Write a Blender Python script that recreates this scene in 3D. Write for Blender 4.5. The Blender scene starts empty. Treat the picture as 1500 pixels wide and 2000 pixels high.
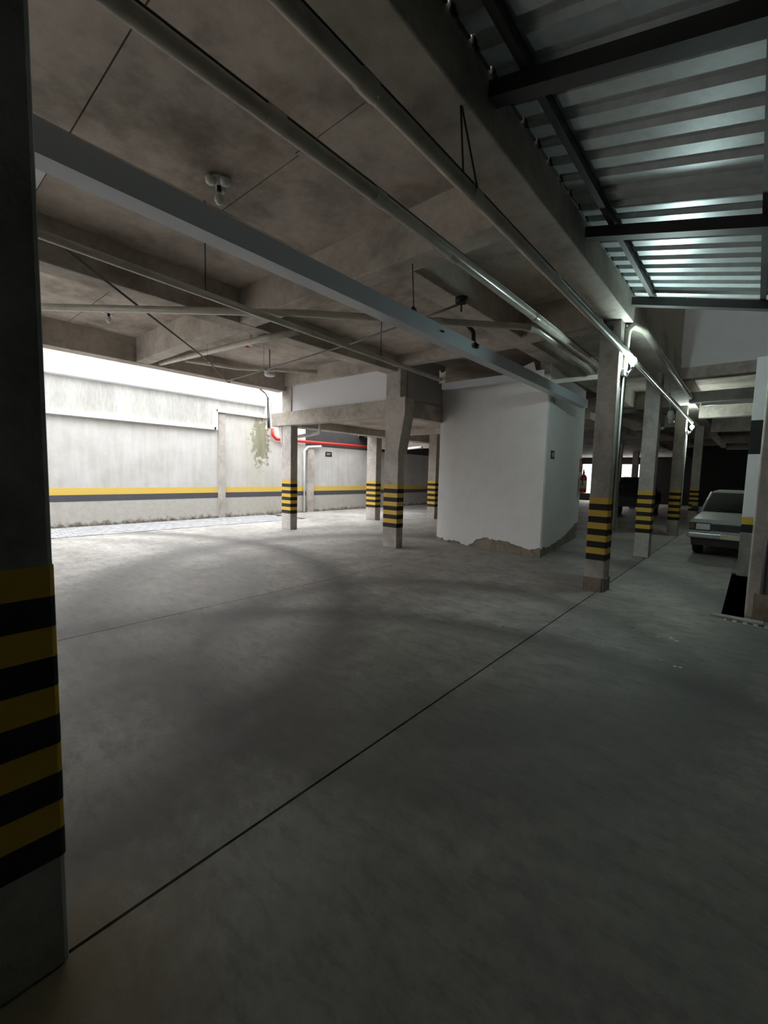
import bpy, bmesh, math, random
from mathutils import Vector, Matrix

random.seed(7)
scene = bpy.context.scene
COL = scene.collection

# ------------------------------------------------------------------ camera
F_PX = 845.474
YAW, PITCH, ROLL = -0.705902, 0.0878015, -0.0250614
fwd = Vector((math.sin(YAW) * math.cos(PITCH), math.cos(YAW) * math.cos(PITCH), -math.sin(PITCH)))
r0 = Vector((math.cos(YAW), -math.sin(YAW), 0.0))
d0 = fwd.cross(r0)
right = math.cos(ROLL) * r0 + math.sin(ROLL) * d0
down = -math.sin(ROLL) * r0 + math.cos(ROLL) * d0
cam_data = bpy.data.cameras.new('camera')
cam = bpy.data.objects.new('camera', cam_data)
COL.objects.link(cam)
cam_data.sensor_fit = 'HORIZONTAL'
cam_data.sensor_width = 36.0
cam_data.lens = F_PX / 1500.0 * 36.0
cam_data.clip_start = 0.05
M = Matrix.Identity(4)
for i in range(3):
    M[i][0] = right[i]
    M[i][1] = -down[i]
    M[i][2] = -fwd[i]
M[0][3], M[1][3], M[2][3] = 0.0, 0.0, 1.65
cam.matrix_world = M
scene.camera = cam

# ------------------------------------------------------------------ sky, exposure
world = bpy.data.worlds.new('overcast_sky')
scene.world = world
world.use_nodes = True
bg = world.node_tree.nodes['Background']
bg.inputs['Color'].default_value = (0.95, 0.97, 1.0, 1)
bg.inputs['Strength'].default_value = 5.5
scene.view_settings.view_transform = 'Standard'
scene.view_settings.look = 'None'
scene.view_settings.exposure = 0.45
scene.view_settings.gamma = 1.0
scene.view_settings.use_curve_mapping = False
scene.cycles.max_bounces = 10
scene.cycles.diffuse_bounces = 6
scene.cycles.sample_clamp_indirect = 4.0
scene.cycles.use_denoising = True
scene.cycles.adaptive_threshold = 0.03


def portal(name, loc, size, rot):
    l = bpy.data.lights.new(name, 'AREA')
    l.shape = 'RECTANGLE'
    l.size, l.size_y = size
    l.cycles.is_portal = True
    o = bpy.data.objects.new(name, l)
    COL.objects.link(o)
    o.location = loc
    o.rotation_euler = rot
    return o


portal('sky_portal_alley', (-12.2, 2.7, 7.0), (5.6, 24.0), (0, math.radians(-25), 0))
portal('sky_portal_fill_court', (-9.2, -9.0, 1.35), (2.5, 2.8), (math.radians(90), 0, 0))  # portal for the added opening behind the camera


# ------------------------------------------------------------------ materials
def nd(nt, kind, **kw):
    n = nt.nodes.new(kind)
    for k, v in kw.items():
        setattr(n, k, v)
    return n


def new_mat(name):
    m = bpy.data.materials.new(name)
    m.use_nodes = True
    nt = m.node_tree
    return m, nt, nt.nodes['Principled BSDF']


def rgb(c):
    return (c[0], c[1], c[2], 1.0)


def noise(nt, vec, scale, detail=6, rough=0.6):
    n = nd(nt, 'ShaderNodeTexNoise')
    n.inputs['Scale'].default_value = scale
    n.inputs['Detail'].default_value = detail
    n.inputs['Roughness'].default_value = rough
    nt.links.new(vec, n.inputs['Vector'])
    return n.outputs['Fac']


def ramp(nt, fac, stops):
    r = nd(nt, 'ShaderNodeValToRGB')
    e = r.color_ramp.elements
    e[0].position, e[0].color = stops[0][0], rgb(stops[0][1])
    e[1].position, e[1].color = stops[-1][0], rgb(stops[-1][1])
    for p, c in stops[1:-1]:
        k = e.new(p)
        k.color = rgb(c)
    nt.links.new(fac, r.inputs['Fac'])
    return r.outputs['Color']


def mix(nt, fac, a, b, blend='MIX'):
    m = nd(nt, 'ShaderNodeMix', data_type='RGBA', blend_type=blend)
    for s, v in ((m.inputs[0], fac), (m.inputs[6], a), (m.inputs[7], b)):
        if hasattr(v, 'is_linked'):
            nt.links.new(v, s)
        elif isinstance(v, tuple):
            s.default_value = rgb(v)
        else:
            s.default_value = v
    return m.outputs[2]


def math_n(nt, op, a, b=None, c=None, clamp=False):
    m = nd(nt, 'ShaderNodeMath', operation=op)
    m.use_clamp = clamp
    for i, v in enumerate((a, b, c)):
        if v is None:
            continue
        if hasattr(v, 'is_linked'):
            nt.links.new(v, m.inputs[i])
        else:
            m.inputs[i].default_value = v
    return m.outputs[0]


def bump(nt, h, bsdf, strength=0.3, dist=0.01):
    b = nd(nt, 'ShaderNodeBump')
    b.inputs['Strength'].default_value = strength
    b.inputs['Distance'].default_value = dist
    nt.links.new(h, b.inputs['Height'])
    nt.links.new(b.outputs['Normal'], bsdf.inputs['Normal'])


def position(nt, scale=(1, 1, 1)):
    g = nd(nt, 'ShaderNodeNewGeometry')
    mp = nd(nt, 'ShaderNodeMapping')
    mp.inputs['Scale'].default_value = scale
    nt.links.new(g.outputs['Position'], mp.inputs['Vector'])
    return mp.outputs['Vector']


def concrete(name, base, dark=0.55, stain=(0.5, 0.45, 0.4), stain_amt=0.5, scale=1.0, rough=0.85, bmp=0.25, stretch=(1, 1, 1)):
    m, nt, b = new_mat(name)
    p = position(nt, stretch)
    n1 = noise(nt, p, 0.9 * scale, 8, 0.62)
    n2 = noise(nt, p, 7.0 * scale, 6, 0.65)
    n3 = noise(nt, p, 60.0, 3, 0.6)
    lo = tuple(c * dark for c in base)
    hi = tuple(min(1, c * 1.2) for c in base)
    c1 = ramp(nt, n1, [(0.32, lo), (0.52, base), (0.72, hi)])
    c2 = ramp(nt, n2, [(0.3, (0.78,) * 3), (0.6, (1.05,) * 3)])
    c = mix(nt, 0.8, c1, c2, 'MULTIPLY')
    sf = ramp(nt, noise(nt, p, 0.45 * scale + 0.3, 7, 0.7), [(0.5, (0, 0, 0)), (0.68, (1, 1, 1))])
    sm = math_n(nt, 'MULTIPLY', sf, stain_amt)
    c = mix(nt, sm, c, mix(nt, 1.0, c, stain, 'MULTIPLY'))
    nt.links.new(c, b.inputs['Base Color'])
    b.inputs['Roughness'].default_value = rough
    b.inputs['Specular IOR Level'].default_value = 0.3
    h = math_n(nt, 'ADD', math_n(nt, 'MULTIPLY', n2, 1.0), math_n(nt, 'MULTIPLY', n3, 0.35))
    bump(nt, h, b, bmp, 0.012)
    return m


def paint(name, base, wear=0.12, wear_col=None, rough=0.6, scale=1.0, bmp=0.08):
    m, nt, b = new_mat(name)
    p = position(nt)
    n1 = noise(nt, p, 3.0 * scale, 8, 0.65)
    n2 = noise(nt, p, 40.0 * scale, 4, 0.6)
    wc = wear_col or tuple(c * 0.6 for c in base)
    f = ramp(nt, n1, [(0.45, (0, 0, 0)), (0.75, (1, 1, 1))])
    c = mix(nt, math_n(nt, 'MULTIPLY', f, wear * 3), base, wc)
    nt.links.new(c, b.inputs['Base Color'])
    b.inputs['Roughness'].default_value = rough
    bump(nt, n2, b, bmp, 0.004)
    return m


def plain(name, base, rough=0.5, metal=0.0):
    m, nt, b = new_mat(name)
    p = position(nt)
    n = noise(nt, p, 14.0, 4, 0.6)
    c = mix(nt, 1.0, base, ramp(nt, n, [(0.3, (0.82,) * 3), (0.7, (1.0,) * 3)]), 'MULTIPLY')
    nt.links.new(c, b.inputs['Base Color'])
    b.inputs['Roughness'].default_value = rough
    b.inputs['Metallic'].default_value = metal
    return m


def emit(name, col, strength):
    m, nt, b = new_mat(name)
    b.inputs['Base Color'].default_value = rgb(col)
    b.inputs['Emission Color'].default_value = rgb(col)
    b.inputs['Emission Strength'].default_value = strength
    return m


def floor_material():
    m, nt, b = new_mat('worn_concrete_floor')
    p = position(nt)
    g = nd(nt, 'ShaderNodeNewGeometry')
    sep = nd(nt, 'ShaderNodeSeparateXYZ')
    nt.links.new(g.outputs['Position'], sep.inputs[0])
    X, Y = sep.outputs[0], sep.outputs[1]
    n1 = noise(nt, p, 0.55, 8, 0.62)
    n2 = noise(nt, p, 3.2, 8, 0.7)
    n3 = noise(nt, p, 26.0, 5, 0.7)
    n4 = noise(nt, p, 120.0, 3, 0.6)
    base = ramp(nt, n1, [(0.3, (0.27, 0.255, 0.23)), (0.5, (0.42, 0.4, 0.37)), (0.7, (0.55, 0.53, 0.5))])
    c = mix(nt, 0.85, base, ramp(nt, n2, [(0.3, (0.6,) * 3), (0.62, (1.08,) * 3)]), 'MULTIPLY')
    c = mix(nt, 0.6, c, ramp(nt, n3, [(0.3, (0.8,) * 3), (0.6, (1.04,) * 3)]), 'MULTIPLY')
    n5 = noise(nt, position(nt, (1.0, 2.6, 1.0)), 4.5, 9, 0.75)
    c = mix(nt, 0.75, c, ramp(nt, n5, [(0.36, (0.62, 0.61, 0.6)), (0.5, (1.0,) * 3), (0.66, (1.14, 1.13, 1.12))]), 'MULTIPLY')
    # rubber left by turning tyres: broad dark arcs, broken up by the noise
    wob = math_n(nt, 'MULTIPLY', math_n(nt, 'SUBTRACT', n2, 0.5), 0.5)
    for cx, cy, r, w, amt, a0, a1 in ((-8.1, -0.63, 6.16, 0.24, 0.85, 0, 0), (-8.1, -0.63, 4.95, 0.2, 0.3, 0, 0),
                                      (-4.33, 5.7, 4.47, 0.32, 0.7, 0, 0), (-2.41, 3.67, 2.26, 0.18, 0.55, 0, 0),
                                      (-1.13, 0.3, 4.03, 0.18, 0.7, 0, 0), (-4.33, 5.7, 3.1, 0.35, 0.15, 0, 0)):
        dx = math_n(nt, 'SUBTRACT', X, cx)
        dy = math_n(nt, 'SUBTRACT', Y, cy)
        rr = math_n(nt, 'SQRT', math_n(nt, 'ADD', math_n(nt, 'MULTIPLY', dx, dx), math_n(nt, 'MULTIPLY', dy, dy)))
        dist = math_n(nt, 'ABSOLUTE', math_n(nt, 'ADD', math_n(nt, 'SUBTRACT', rr, r), wob))
        k = math_n(nt, 'SUBTRACT', 1.0, math_n(nt, 'DIVIDE', dist, w * 2.0), clamp=True)
        k = math_n(nt, 'MULTIPLY', math_n(nt, 'SMOOTH_MIN', k, 0.9, 0.3), amt)
        k = math_n(nt, 'MULTIPLY', k, math_n(nt, 'MULTIPLY', n1, 1.7), clamp=True)
        c = mix(nt, k, c, (0.075, 0.072, 0.068))
    # driving-lane grime, spread wide to paint in the dim light of the foreground
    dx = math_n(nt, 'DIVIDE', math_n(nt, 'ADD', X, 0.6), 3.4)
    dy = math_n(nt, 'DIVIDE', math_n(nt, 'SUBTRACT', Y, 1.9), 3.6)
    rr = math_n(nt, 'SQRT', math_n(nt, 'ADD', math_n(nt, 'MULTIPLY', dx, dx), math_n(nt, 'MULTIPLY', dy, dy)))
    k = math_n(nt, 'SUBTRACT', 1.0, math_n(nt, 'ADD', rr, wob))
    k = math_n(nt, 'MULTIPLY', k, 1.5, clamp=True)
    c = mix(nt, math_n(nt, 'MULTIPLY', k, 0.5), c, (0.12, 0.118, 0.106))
    # earthy stain at the foot of the near column
    dx = math_n(nt, 'ADD', X, 1.55)
    dy = math_n(nt, 'SUBTRACT', Y, 0.25)
    rr = math_n(nt, 'SQRT', math_n(nt, 'ADD', math_n(nt, 'MULTIPLY', dx, dx), math_n(nt, 'MULTIPLY', dy, dy)))
    k = math_n(nt, 'SUBTRACT', 1.0, math_n(nt, 'DIVIDE', math_n(nt, 'ADD', rr, wob), 0.6), clamp=True)
    c = mix(nt, math_n(nt, 'MULTIPLY', k, 1.1, clamp=True), c, (0.26, 0.2, 0.11))
    # oil spots
    vor = nd(nt, 'ShaderNodeTexVoronoi')
    vor.inputs['Scale'].default_value = 1.7
    nt.links.new(p, vor.inputs['Vector'])
    spot = math_n(nt, 'LESS_THAN', math_n(nt, 'ADD', vor.outputs['Distance'], math_n(nt, 'MULTIPLY', n3, 0.1)), 0.085)
    c = mix(nt, math_n(nt, 'MULTIPLY', spot, 0.8), c, (0.05, 0.047, 0.042))
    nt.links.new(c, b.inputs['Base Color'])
    rr2 = ramp(nt, n2, [(0.3, (0.5,) * 3), (0.7, (0.75,) * 3)])
    nt.links.new(rr2, b.inputs['Roughness'])
    b.inputs['Specular IOR Level'].default_value = 0.35
    h = math_n(nt, 'ADD', math_n(nt, 'MULTIPLY', n3, 0.7), math_n(nt, 'MULTIPLY', n4, 0.3))
    bump(nt, math_n(nt, 'ADD', h, math_n(nt, 'MULTIPLY', n5, 1.5)), b, 0.25, 0.01)
    return m


def boundary_material():
    """white render, dirt rising from the ground, moss where the water runs down"""
    m, nt, b = new_mat('weathered_white_render')
    p = position(nt)
    g = nd(nt, 'ShaderNodeNewGeometry')
    sep = nd(nt, 'ShaderNodeSeparateXYZ')
    nt.links.new(g.outputs['Position'], sep.inputs[0])
    X, Y, Z = sep.outputs
    n1 = noise(nt, p, 1.1, 8, 0.65)
    n2 = noise(nt, p, 6.0, 8, 0.7)
    pv = position(nt, (1, 5, 0.5))
    nv = noise(nt, pv, 1.2, 6, 0.65)
    c = ramp(nt, n1, [(0.3, (0.5, 0.485, 0.455)), (0.55, (0.6, 0.59, 0.57)), (0.75, (0.66, 0.65, 0.635))])
    c = mix(nt, 0.6, c, ramp(nt, nv, [(0.3, (0.78, 0.77, 0.73)), (0.6, (1, 1, 1))]), 'MULTIPLY')
    # unpainted, dirty grey skirting below the stripes
    low = math_n(nt, 'LESS_THAN', Z, 0.69)
    c = mix(nt, low, c, mix(nt, 1.0, (0.5, 0.485, 0.45), ramp(nt, n2, [(0.3, (0.86, 0.84, 0.8)), (0.65, (1.03,) * 3)]), 'MULTIPLY'))
    d = math_n(nt, 'SUBTRACT', 0.13, math_n(nt, 'ADD', Z, math_n(nt, 'MULTIPLY', math_n(nt, 'SUBTRACT', n2, 0.5), 0.5)))
    d = math_n(nt, 'MULTIPLY', d, 8.0, clamp=True)
    c = mix(nt, math_n(nt, 'MULTIPLY', d, 0.85), c, (0.09, 0.065, 0.035))
    # moss patch
    dy = math_n(nt, 'DIVIDE', math_n(nt, 'SUBTRACT', Y, 9.3), 0.42)
    dz = math_n(nt, 'DIVIDE', math_n(nt, 'SUBTRACT', Z, 2.75), 0.95)
    rr = math_n(nt, 'SQRT', math_n(nt, 'ADD', math_n(nt, 'MULTIPLY', dy, dy), math_n(nt, 'MULTIPLY', dz, dz)))
    k = math_n(nt, 'SUBTRACT', 1.0, rr)
    k = math_n(nt, 'ADD', k, math_n(nt, 'MULTIPLY', math_n(nt, 'SUBTRACT', n2, 0.5), 3.0))
    k = math_n(nt, 'MULTIPLY', k, 3.5, clamp=True)
    c = mix(nt, math_n(nt, 'MULTIPLY', k, 0.85), c, (0.075, 0.085, 0.018))
    # brownish wash around it
    dy2 = math_n(nt, 'DIVIDE', math_n(nt, 'SUBTRACT', Y, 9.1), 1.2)
    k2 = math_n(nt, 'SUBTRACT', 1.0, math_n(nt, 'ABSOLUTE', dy2), clamp=True)
    c = mix(nt, math_n(nt, 'MULTIPLY', math_n(nt, 'MULTIPLY', k2, nv), 0.7, clamp=True), c, (0.5, 0.46, 0.34))
    nt.links.new(c, b.inputs['Base Color'])
    b.inputs['Roughness'].default_value = 0.9
    bump(nt, n2, b, 0.25, 0.01)
    return m


MAT = {}
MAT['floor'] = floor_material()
MAT['joint'] = plain('joint_dirt', (0.03, 0.028, 0.025), 0.95)
MAT['slab'] = concrete('concrete_ceiling', (0.52, 0.46, 0.4), 0.55, (0.5, 0.44, 0.38), 0.8, 1.0)
MAT['beam'] = concrete('concrete_beam', (0.52, 0.47, 0.41), 0.62, (0.6, 0.5, 0.42), 0.5, 1.3)
MAT['column'] = concrete('concrete_column', (0.5, 0.46, 0.42), 0.65, (0.6, 0.52, 0.45), 0.45, 1.6)
MAT['column_dark'] = concrete('darker_concrete_column', (0.34, 0.33, 0.31), 0.6, (0.6, 0.52, 0.45), 0.45, 1.6)  # darker tone of the column concrete
MAT['raw'] = concrete('bare_mortar', (0.3, 0.255, 0.205), 0.6, (0.6, 0.5, 0.4), 0.5, 5.0, bmp=0.6)
MAT['boundary'] = boundary_material()
MAT['upper'] = concrete('cream_render_darkened', (0.46, 0.455, 0.43), 0.85, (0.85, 0.82, 0.75), 0.4, 1.0, stretch=(1, 3, 0.6))  # cream wall, colour darkened to offset the strong sky light up there
MAT['white'] = paint('white_wall_paint', (0.8, 0.79, 0.78), 0.1, (0.6, 0.58, 0.55), 0.75)
MAT['white_clean'] = paint('white_infill_paint', (0.78, 0.78, 0.8), 0.05, (0.68, 0.67, 0.66), 0.75)
MAT['tan'] = paint('tan_wall_paint', (0.5, 0.47, 0.36), 0.1, (0.4, 0.37, 0.28), 0.8)
MAT['grey_wall'] = paint('grey_wall_paint', (0.36, 0.35, 0.34), 0.1, (0.28, 0.26, 0.25), 0.8)
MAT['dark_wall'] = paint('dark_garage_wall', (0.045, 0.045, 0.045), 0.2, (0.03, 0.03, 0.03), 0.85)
MAT['yellow'] = paint('yellow_band_paint', (0.66, 0.42, 0.05), 0.14, (0.48, 0.31, 0.06), 0.6, 2.0)
MAT['black'] = paint('black_band_paint', (0.014, 0.014, 0.015), 0.1, (0.05, 0.047, 0.043), 0.8, 2.0)
MAT['yellow_deep'] = paint('deep_yellow_paint', (0.55, 0.34, 0.03), 0.14, (0.4, 0.25, 0.04), 0.7, 2.0)  # darker tone of the band yellow
MAT['wall_yellow'] = paint('yellow_stripe_paint', (0.72, 0.5, 0.1), 0.08, (0.6, 0.42, 0.12), 0.7, 1.0)
MAT['wall_black'] = paint('dark_stripe_paint', (0.07, 0.072, 0.085), 0.1, (0.13, 0.13, 0.13), 0.7, 1.0)
MAT['pvc'] = paint('old_white_pvc', (0.55, 0.52, 0.44), 0.2, (0.28, 0.22, 0.15), 0.27, 1.2, 0.01)
MAT['pvc_clean'] = paint('clean_white_pvc', (0.8, 0.8, 0.78), 0.05, (0.6, 0.58, 0.52), 0.35, 1.0, 0.02)
MAT['steel'] = paint('grey_painted_steel', (0.44, 0.48, 0.53), 0.08, (0.36, 0.39, 0.42), 0.27, 1.0, 0.01)
MAT['channel'] = paint('pale_steel_channel', (0.62, 0.65, 0.7), 0.06, (0.5, 0.52, 0.55), 0.4, 1.0, 0.02)
MAT['conduit'] = plain('grey_conduit', (0.2, 0.2, 0.2), 0.45, 0.3)
MAT['blackplastic'] = plain('black_plastic', (0.018, 0.018, 0.018), 0.5)
MAT['roof_steel'] = plain('dark_roof_steel', (0.035, 0.032, 0.03), 0.55)
MAT['sheet'] = plain('galvanised_sheet', (0.6, 0.64, 0.64), 0.4, 0.25)
MAT['red'] = plain('red_fire_paint', (0.62, 0.03, 0.02), 0.35)
MAT['paver'] = concrete('grey_paver', (0.36, 0.365, 0.37), 0.8, (0.75, 0.72, 0.68), 0.4, 4.0)
MAT['bulb'] = emit('lit_bulb', (0.76, 1.0, 0.97), 600.0)
MAT['bulb_far'] = emit('lit_bulb_small', (0.82, 1.0, 0.94), 420.0)
MAT['bulb_off'] = plain('unlit_white_bulb', (0.75, 0.75, 0.72), 0.25)
MAT['white_plastic'] = plain('white_plastic', (0.7, 0.7, 0.68), 0.4)
MAT['car_paint'] = plain('dusty_white_car_paint', (0.5, 0.52, 0.48), 0.35)
MAT['car_dark'] = plain('dark_car_paint', (0.02, 0.022, 0.026), 0.25)
MAT['glass'] = plain('dark_car_glass', (0.015, 0.02, 0.02), 0.12)
MAT['rubber'] = plain('tyre_rubber', (0.015, 0.015, 0.015), 0.8)
MAT['chrome'] = plain('dull_chrome', (0.6, 0.6, 0.6), 0.25, 0.9)
MAT['lens'] = plain('headlamp_glass', (0.7, 0.74, 0.7), 0.15)
MAT['amber'] = plain('dirty_amber_lens', (0.16, 0.08, 0.02), 0.3)
MAT['grate'] = plain('iron_grate', (0.05, 0.048, 0.045), 0.7, 0.3)
MAT['label'] = plain('cream_label', (0.65, 0.6, 0.42), 0.5)


# ------------------------------------------------------------------ mesh helpers
def link(name, verts, faces, mat, parent=None, smooth=False):
    me = bpy.data.meshes.new(name)
    me.from_pydata([tuple(v) for v in verts], [], faces)
    bm = bmesh.new()
    bm.from_mesh(me)
    bmesh.ops.recalc_face_normals(bm, faces=bm.faces)
    bm.to_mesh(me)
    bm.free()
    if smooth:
        for f in me.polygons:
            f.use_smooth = True
    me.materials.append(MAT[mat])
    o = bpy.data.objects.new(name, me)
    COL.objects.link(o)
    if parent:
        o.parent = parent
    return o


BOXF = [(0, 1, 3, 2), (4, 6, 7, 5), (0, 4, 5, 1), (2, 3, 7, 6), (0, 2, 6, 4), (1, 5, 7, 3)]


def boxv(x0, x1, y0, y1, z0, z1):
    return [(x, y, z) for x in (x0, x1) for y in (y0, y1) for z in (z0, z1)]


def box(name, x0, x1, y0, y1, z0, z1, mat, parent=None, bevel=0.0):
    if bevel <= 0:
        return link(name, boxv(x0, x1, y0, y1, z0, z1), BOXF, mat, parent)
    bm = bmesh.new()
    vs = [bm.verts.new(v) for v in boxv(x0, x1, y0, y1, z0, z1)]
    for f in BOXF:
        bm.faces.new([vs[i] for i in f])
    bmesh.ops.recalc_face_normals(bm, faces=bm.faces)
    bmesh.ops.bevel(bm, geom=bm.edges[:], offset=bevel, segments=2, affect='EDGES', profile=0.5)
    me = bpy.data.meshes.new(name)
    bm.to_mesh(me)
    bm.free()
    me.materials.append(MAT[mat])
    o = bpy.data.objects.new(name, me)
    COL.objects.link(o)
    if parent:
        o.parent = parent
    return o


def sleeve(name, x0, x1, y0, y1, z0, z1, mat, bevel):
    poly = [(x0 + bevel, y0), (x1 - bevel, y0), (x1 - bevel * .3, y0 + bevel * .3), (x1, y0 + bevel), (x1, y1 - bevel), (x1 - bevel * .3, y1 - bevel * .3), (x1 - bevel, y1), (x0 + bevel, y1),
            (x0 + bevel * .3, y1 - bevel * .3), (x0, y1 - bevel), (x0, y0 + bevel), (x0 + bevel * .3, y0 + bevel * .3)]
    return prism(name, poly, 'z', z0, z1, mat)


def boxes(name, lst, mat, parent=None):
    V, Fc = [], []
    for b in lst:
        k = len(V)
        V += boxv(*b)
        Fc += [tuple(i + k for i in f) for f in BOXF]
    return link(name, V, Fc, mat, parent)


def prism(name, poly, axis, a, b, mat, parent=None):
    """extrude a 2D polygon along axis 'x','y' or 'z' from a to b"""
    def p3(q, t):
        return {'x': (t, q[0], q[1]), 'y': (q[0], t, q[1]), 'z': (q[0], q[1], t)}[axis]
    n = len(poly)
    V = [p3(q, a) for q in poly] + [p3(q, b) for q in poly]
    Fc = [tuple(range(n)), tuple(range(2 * n - 1, n - 1, -1))]
    Fc += [(i, (i + 1) % n, n + (i + 1) % n, n + i) for i in range(n)]
    return link(name, V, Fc, mat, parent)


def tube(name, pts, r, mat, parent=None, seg=14, cap=True):
    pts = [Vector(p) for p in pts]
    V, Fc = [], []
    n = len(pts)
    up = Vector((0.123, 0.217, 0.969))
    for i, p in enumerate(pts):
        t = (pts[min(i + 1, n - 1)] - pts[max(i - 1, 0)])
        if 0 < i < n - 1:
            t = (pts[i] - pts[i - 1]).normalized() + (pts[i + 1] - pts[i]).normalized()
        t.normalize()
        u = t.cross(up)
        if u.length < 0.05:
            u = t.cross(Vector((1, 0, 0)))
        u.normalize()
        w = u.cross(t)
        k = 1.0
        if 0 < i < n - 1:
            ca = t.dot((pts[i + 1] - pts[i]).normalized())
            k = min(1.0 / max(ca, 0.5), 1.5)
        for j in range(seg):
            a = 2 * math.pi * j / seg
            V.append(p + (u * math.cos(a) + w * math.sin(a)) * r * (k if False else 1.0))
    for i in range(n - 1):
        for j in range(seg):
            a, b = i * seg + j, i * seg + (j + 1) % seg
            Fc.append((a, b, b + seg, a + seg))
    if cap:
        Fc.append(tuple(range(seg)))
        Fc.append(tuple(range((n - 1) * seg, n * seg)))
    return link(name, V, Fc, mat, parent, smooth=False if seg < 8 else True)


def lathe(name, prof, loc, mat, parent=None, seg=20, axis='z', tilt=None):
    V, Fc = [], []
    for r, h in prof:
        for j in range(seg):
            a = 2 * math.pi * j / seg
            q = Vector((r * math.cos(a), r * math.sin(a), h))
            if axis == 'x':
                q = Vector((q.z, q.x, q.y))
            elif axis == 'y':
                q = Vector((q.x, q.z, q.y))
            if tilt:
                q = tilt @ q
            V.append(q + Vector(loc))
    n = len(prof)
    for i in range(n - 1):
        for j in range(seg):
            a, b = i * seg + j, i * seg + (j + 1) % seg
            Fc.append((a, b, b + seg, a + seg))
    Fc.append(tuple(range(seg)))
    Fc.append(tuple(range((n - 1) * seg, n * seg)))
    return link(name, V, Fc, mat, parent, smooth=True)


def empty(name, loc=(0, 0, 0)):
    o = bpy.data.objects.new(name, None)
    o.empty_display_size = 0.1
    COL.objects.link(o)
    o.location = loc
    return o


def tag(o, label, cat, group=None):
    o['label'] = label
    o['category'] = cat
    if group:
        o['group'] = group
    return o


def struct(o, label=None, cat=None):
    o['kind'] = 'structure'
    if label:
        o['label'] = label
    if cat:
        o['category'] = cat
    return o


def adopt(parent, child):
    """parent keeping the child's world placement (parents here are not rotated)"""
    child.parent = parent
    child.matrix_parent_inverse = Matrix.Translation(-Vector(parent.location))


# ------------------------------------------------------------------ floor
floor = struct(box('floor', -14.3, 2.8, -9.0, 37.0, -0.35, -0.03, 'joint'), 'stained grey concrete garage floor with saw-cut joints', 'floor')
G = 0.006
for x0, x1, y0, y1 in ((-12.0, -4.9, -9.0, 37.0), (-4.9, -1.655, -9.0, 37.0), (-1.655, 2.8, -9.0, 6.62), (-1.655, -0.195, 6.62, 37.0),
                       (0.015, 2.8, 6.62, 10.2), (-0.205, 2.8, 10.2, 37.0)):
    ga = G * (0.6 if x1 < -4 else 1.2)
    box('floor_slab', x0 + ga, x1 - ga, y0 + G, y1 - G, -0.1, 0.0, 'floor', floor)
# the concrete behind the alley, under the low slab
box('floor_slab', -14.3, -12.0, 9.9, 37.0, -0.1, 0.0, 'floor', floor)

paving = struct(box('paved_alley', -14.3, -12.0, -9.0, 9.9, -0.2, -0.012, 'joint'), 'pale grey block paving along the foot of the white boundary wall', 'paving')
pv_mesh = None
for i in range(8):
    for j in range(30):
        x, y = -13.86 + i * 0.235, 2.35 + j * 0.245 + (0.12 if i % 2 else 0)
        if y > 9.7:
            continue
        if pv_mesh is None:
            o = box('paver', -0.112, 0.112, -0.117, 0.117, -0.04, 0.0, 'paver', paving, 0.008)
            pv_mesh = o.data
        else:
            o = bpy.data.objects.new('paver', pv_mesh)
            COL.objects.link(o)
            o.parent = paving
        o.location = (x, y, random.uniform(-0.003, 0.003))
pv_far = boxes('paver_rows', [(-13.95 + i * 0.235, -13.73 + i * 0.235, -6.9 + j * 0.245, -6.67 + j * 0.245, -0.04, -0.001) for i in range(8) for j in range(37)], 'paver', paving)
pv_far['kind'] = 'stuff'

# ------------------------------------------------------------------ left boundary wall with painted stripes
wall_left = struct(box('wall_left', -14.3, -14.0, -24.0, 7.62, -0.1, 3.0, 'boundary'), 'weathered white boundary wall beyond the open alley', 'wall')
box('upper_wall', -14.3, -14.0, -24.0, 7.62, 3.0, 5.1, 'upper', wall_left)
box('upper_wall', -14.3, -14.0, 7.62, 11.4, 3.58, 5.1, 'upper', wall_left)
box('render_bay', -14.3, -14.0, 7.62, 11.4, -0.1, 3.58, 'boundary', wall_left)
prism('ledge', [(-14.0, 4.22), (-13.9, 4.2), (-13.88, 4.03), (-14.0, 4.0)], 'y', -16.0, 9.45, 'white_clean', wall_left)
box('pilaster', -14.0, -13.95, 7.62, 7.86, 0.0, 3.55, 'column', wall_left)
box('corner_pilaster', -14.0, -13.9, 9.46, 9.62, 3.6, 5.1, 'white_clean', wall_left)
box('yellow_stripe', -14.0, -13.997, -16.0, 7.6, 0.87, 1.06, 'wall_yellow', wall_left)
box('yellow_stripe', -14.0, -13.997, 7.88, 11.5, 0.87, 1.06, 'wall_yellow', wall_left)
box('yellow_stripe', -14.0, -13.997, 11.72, 37.0, 0.87, 1.06, 'wall_yellow', wall_left)
box('black_stripe', -14.0, -13.997, -16.0, 7.6, 0.69, 0.87, 'wall_black', wall_left)
box('black_stripe', -14.0, -13.997, 7.88, 11.5, 0.69, 0.87, 'wall_black', wall_left)
box('black_stripe', -14.0, -13.997, 11.72, 37.0, 0.69, 0.87, 'wall_black', wall_left)
box('pilaster', -14.0, -13.9, 11.45, 11.78, 0.0, 2.72, 'column', wall_left)

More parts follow.
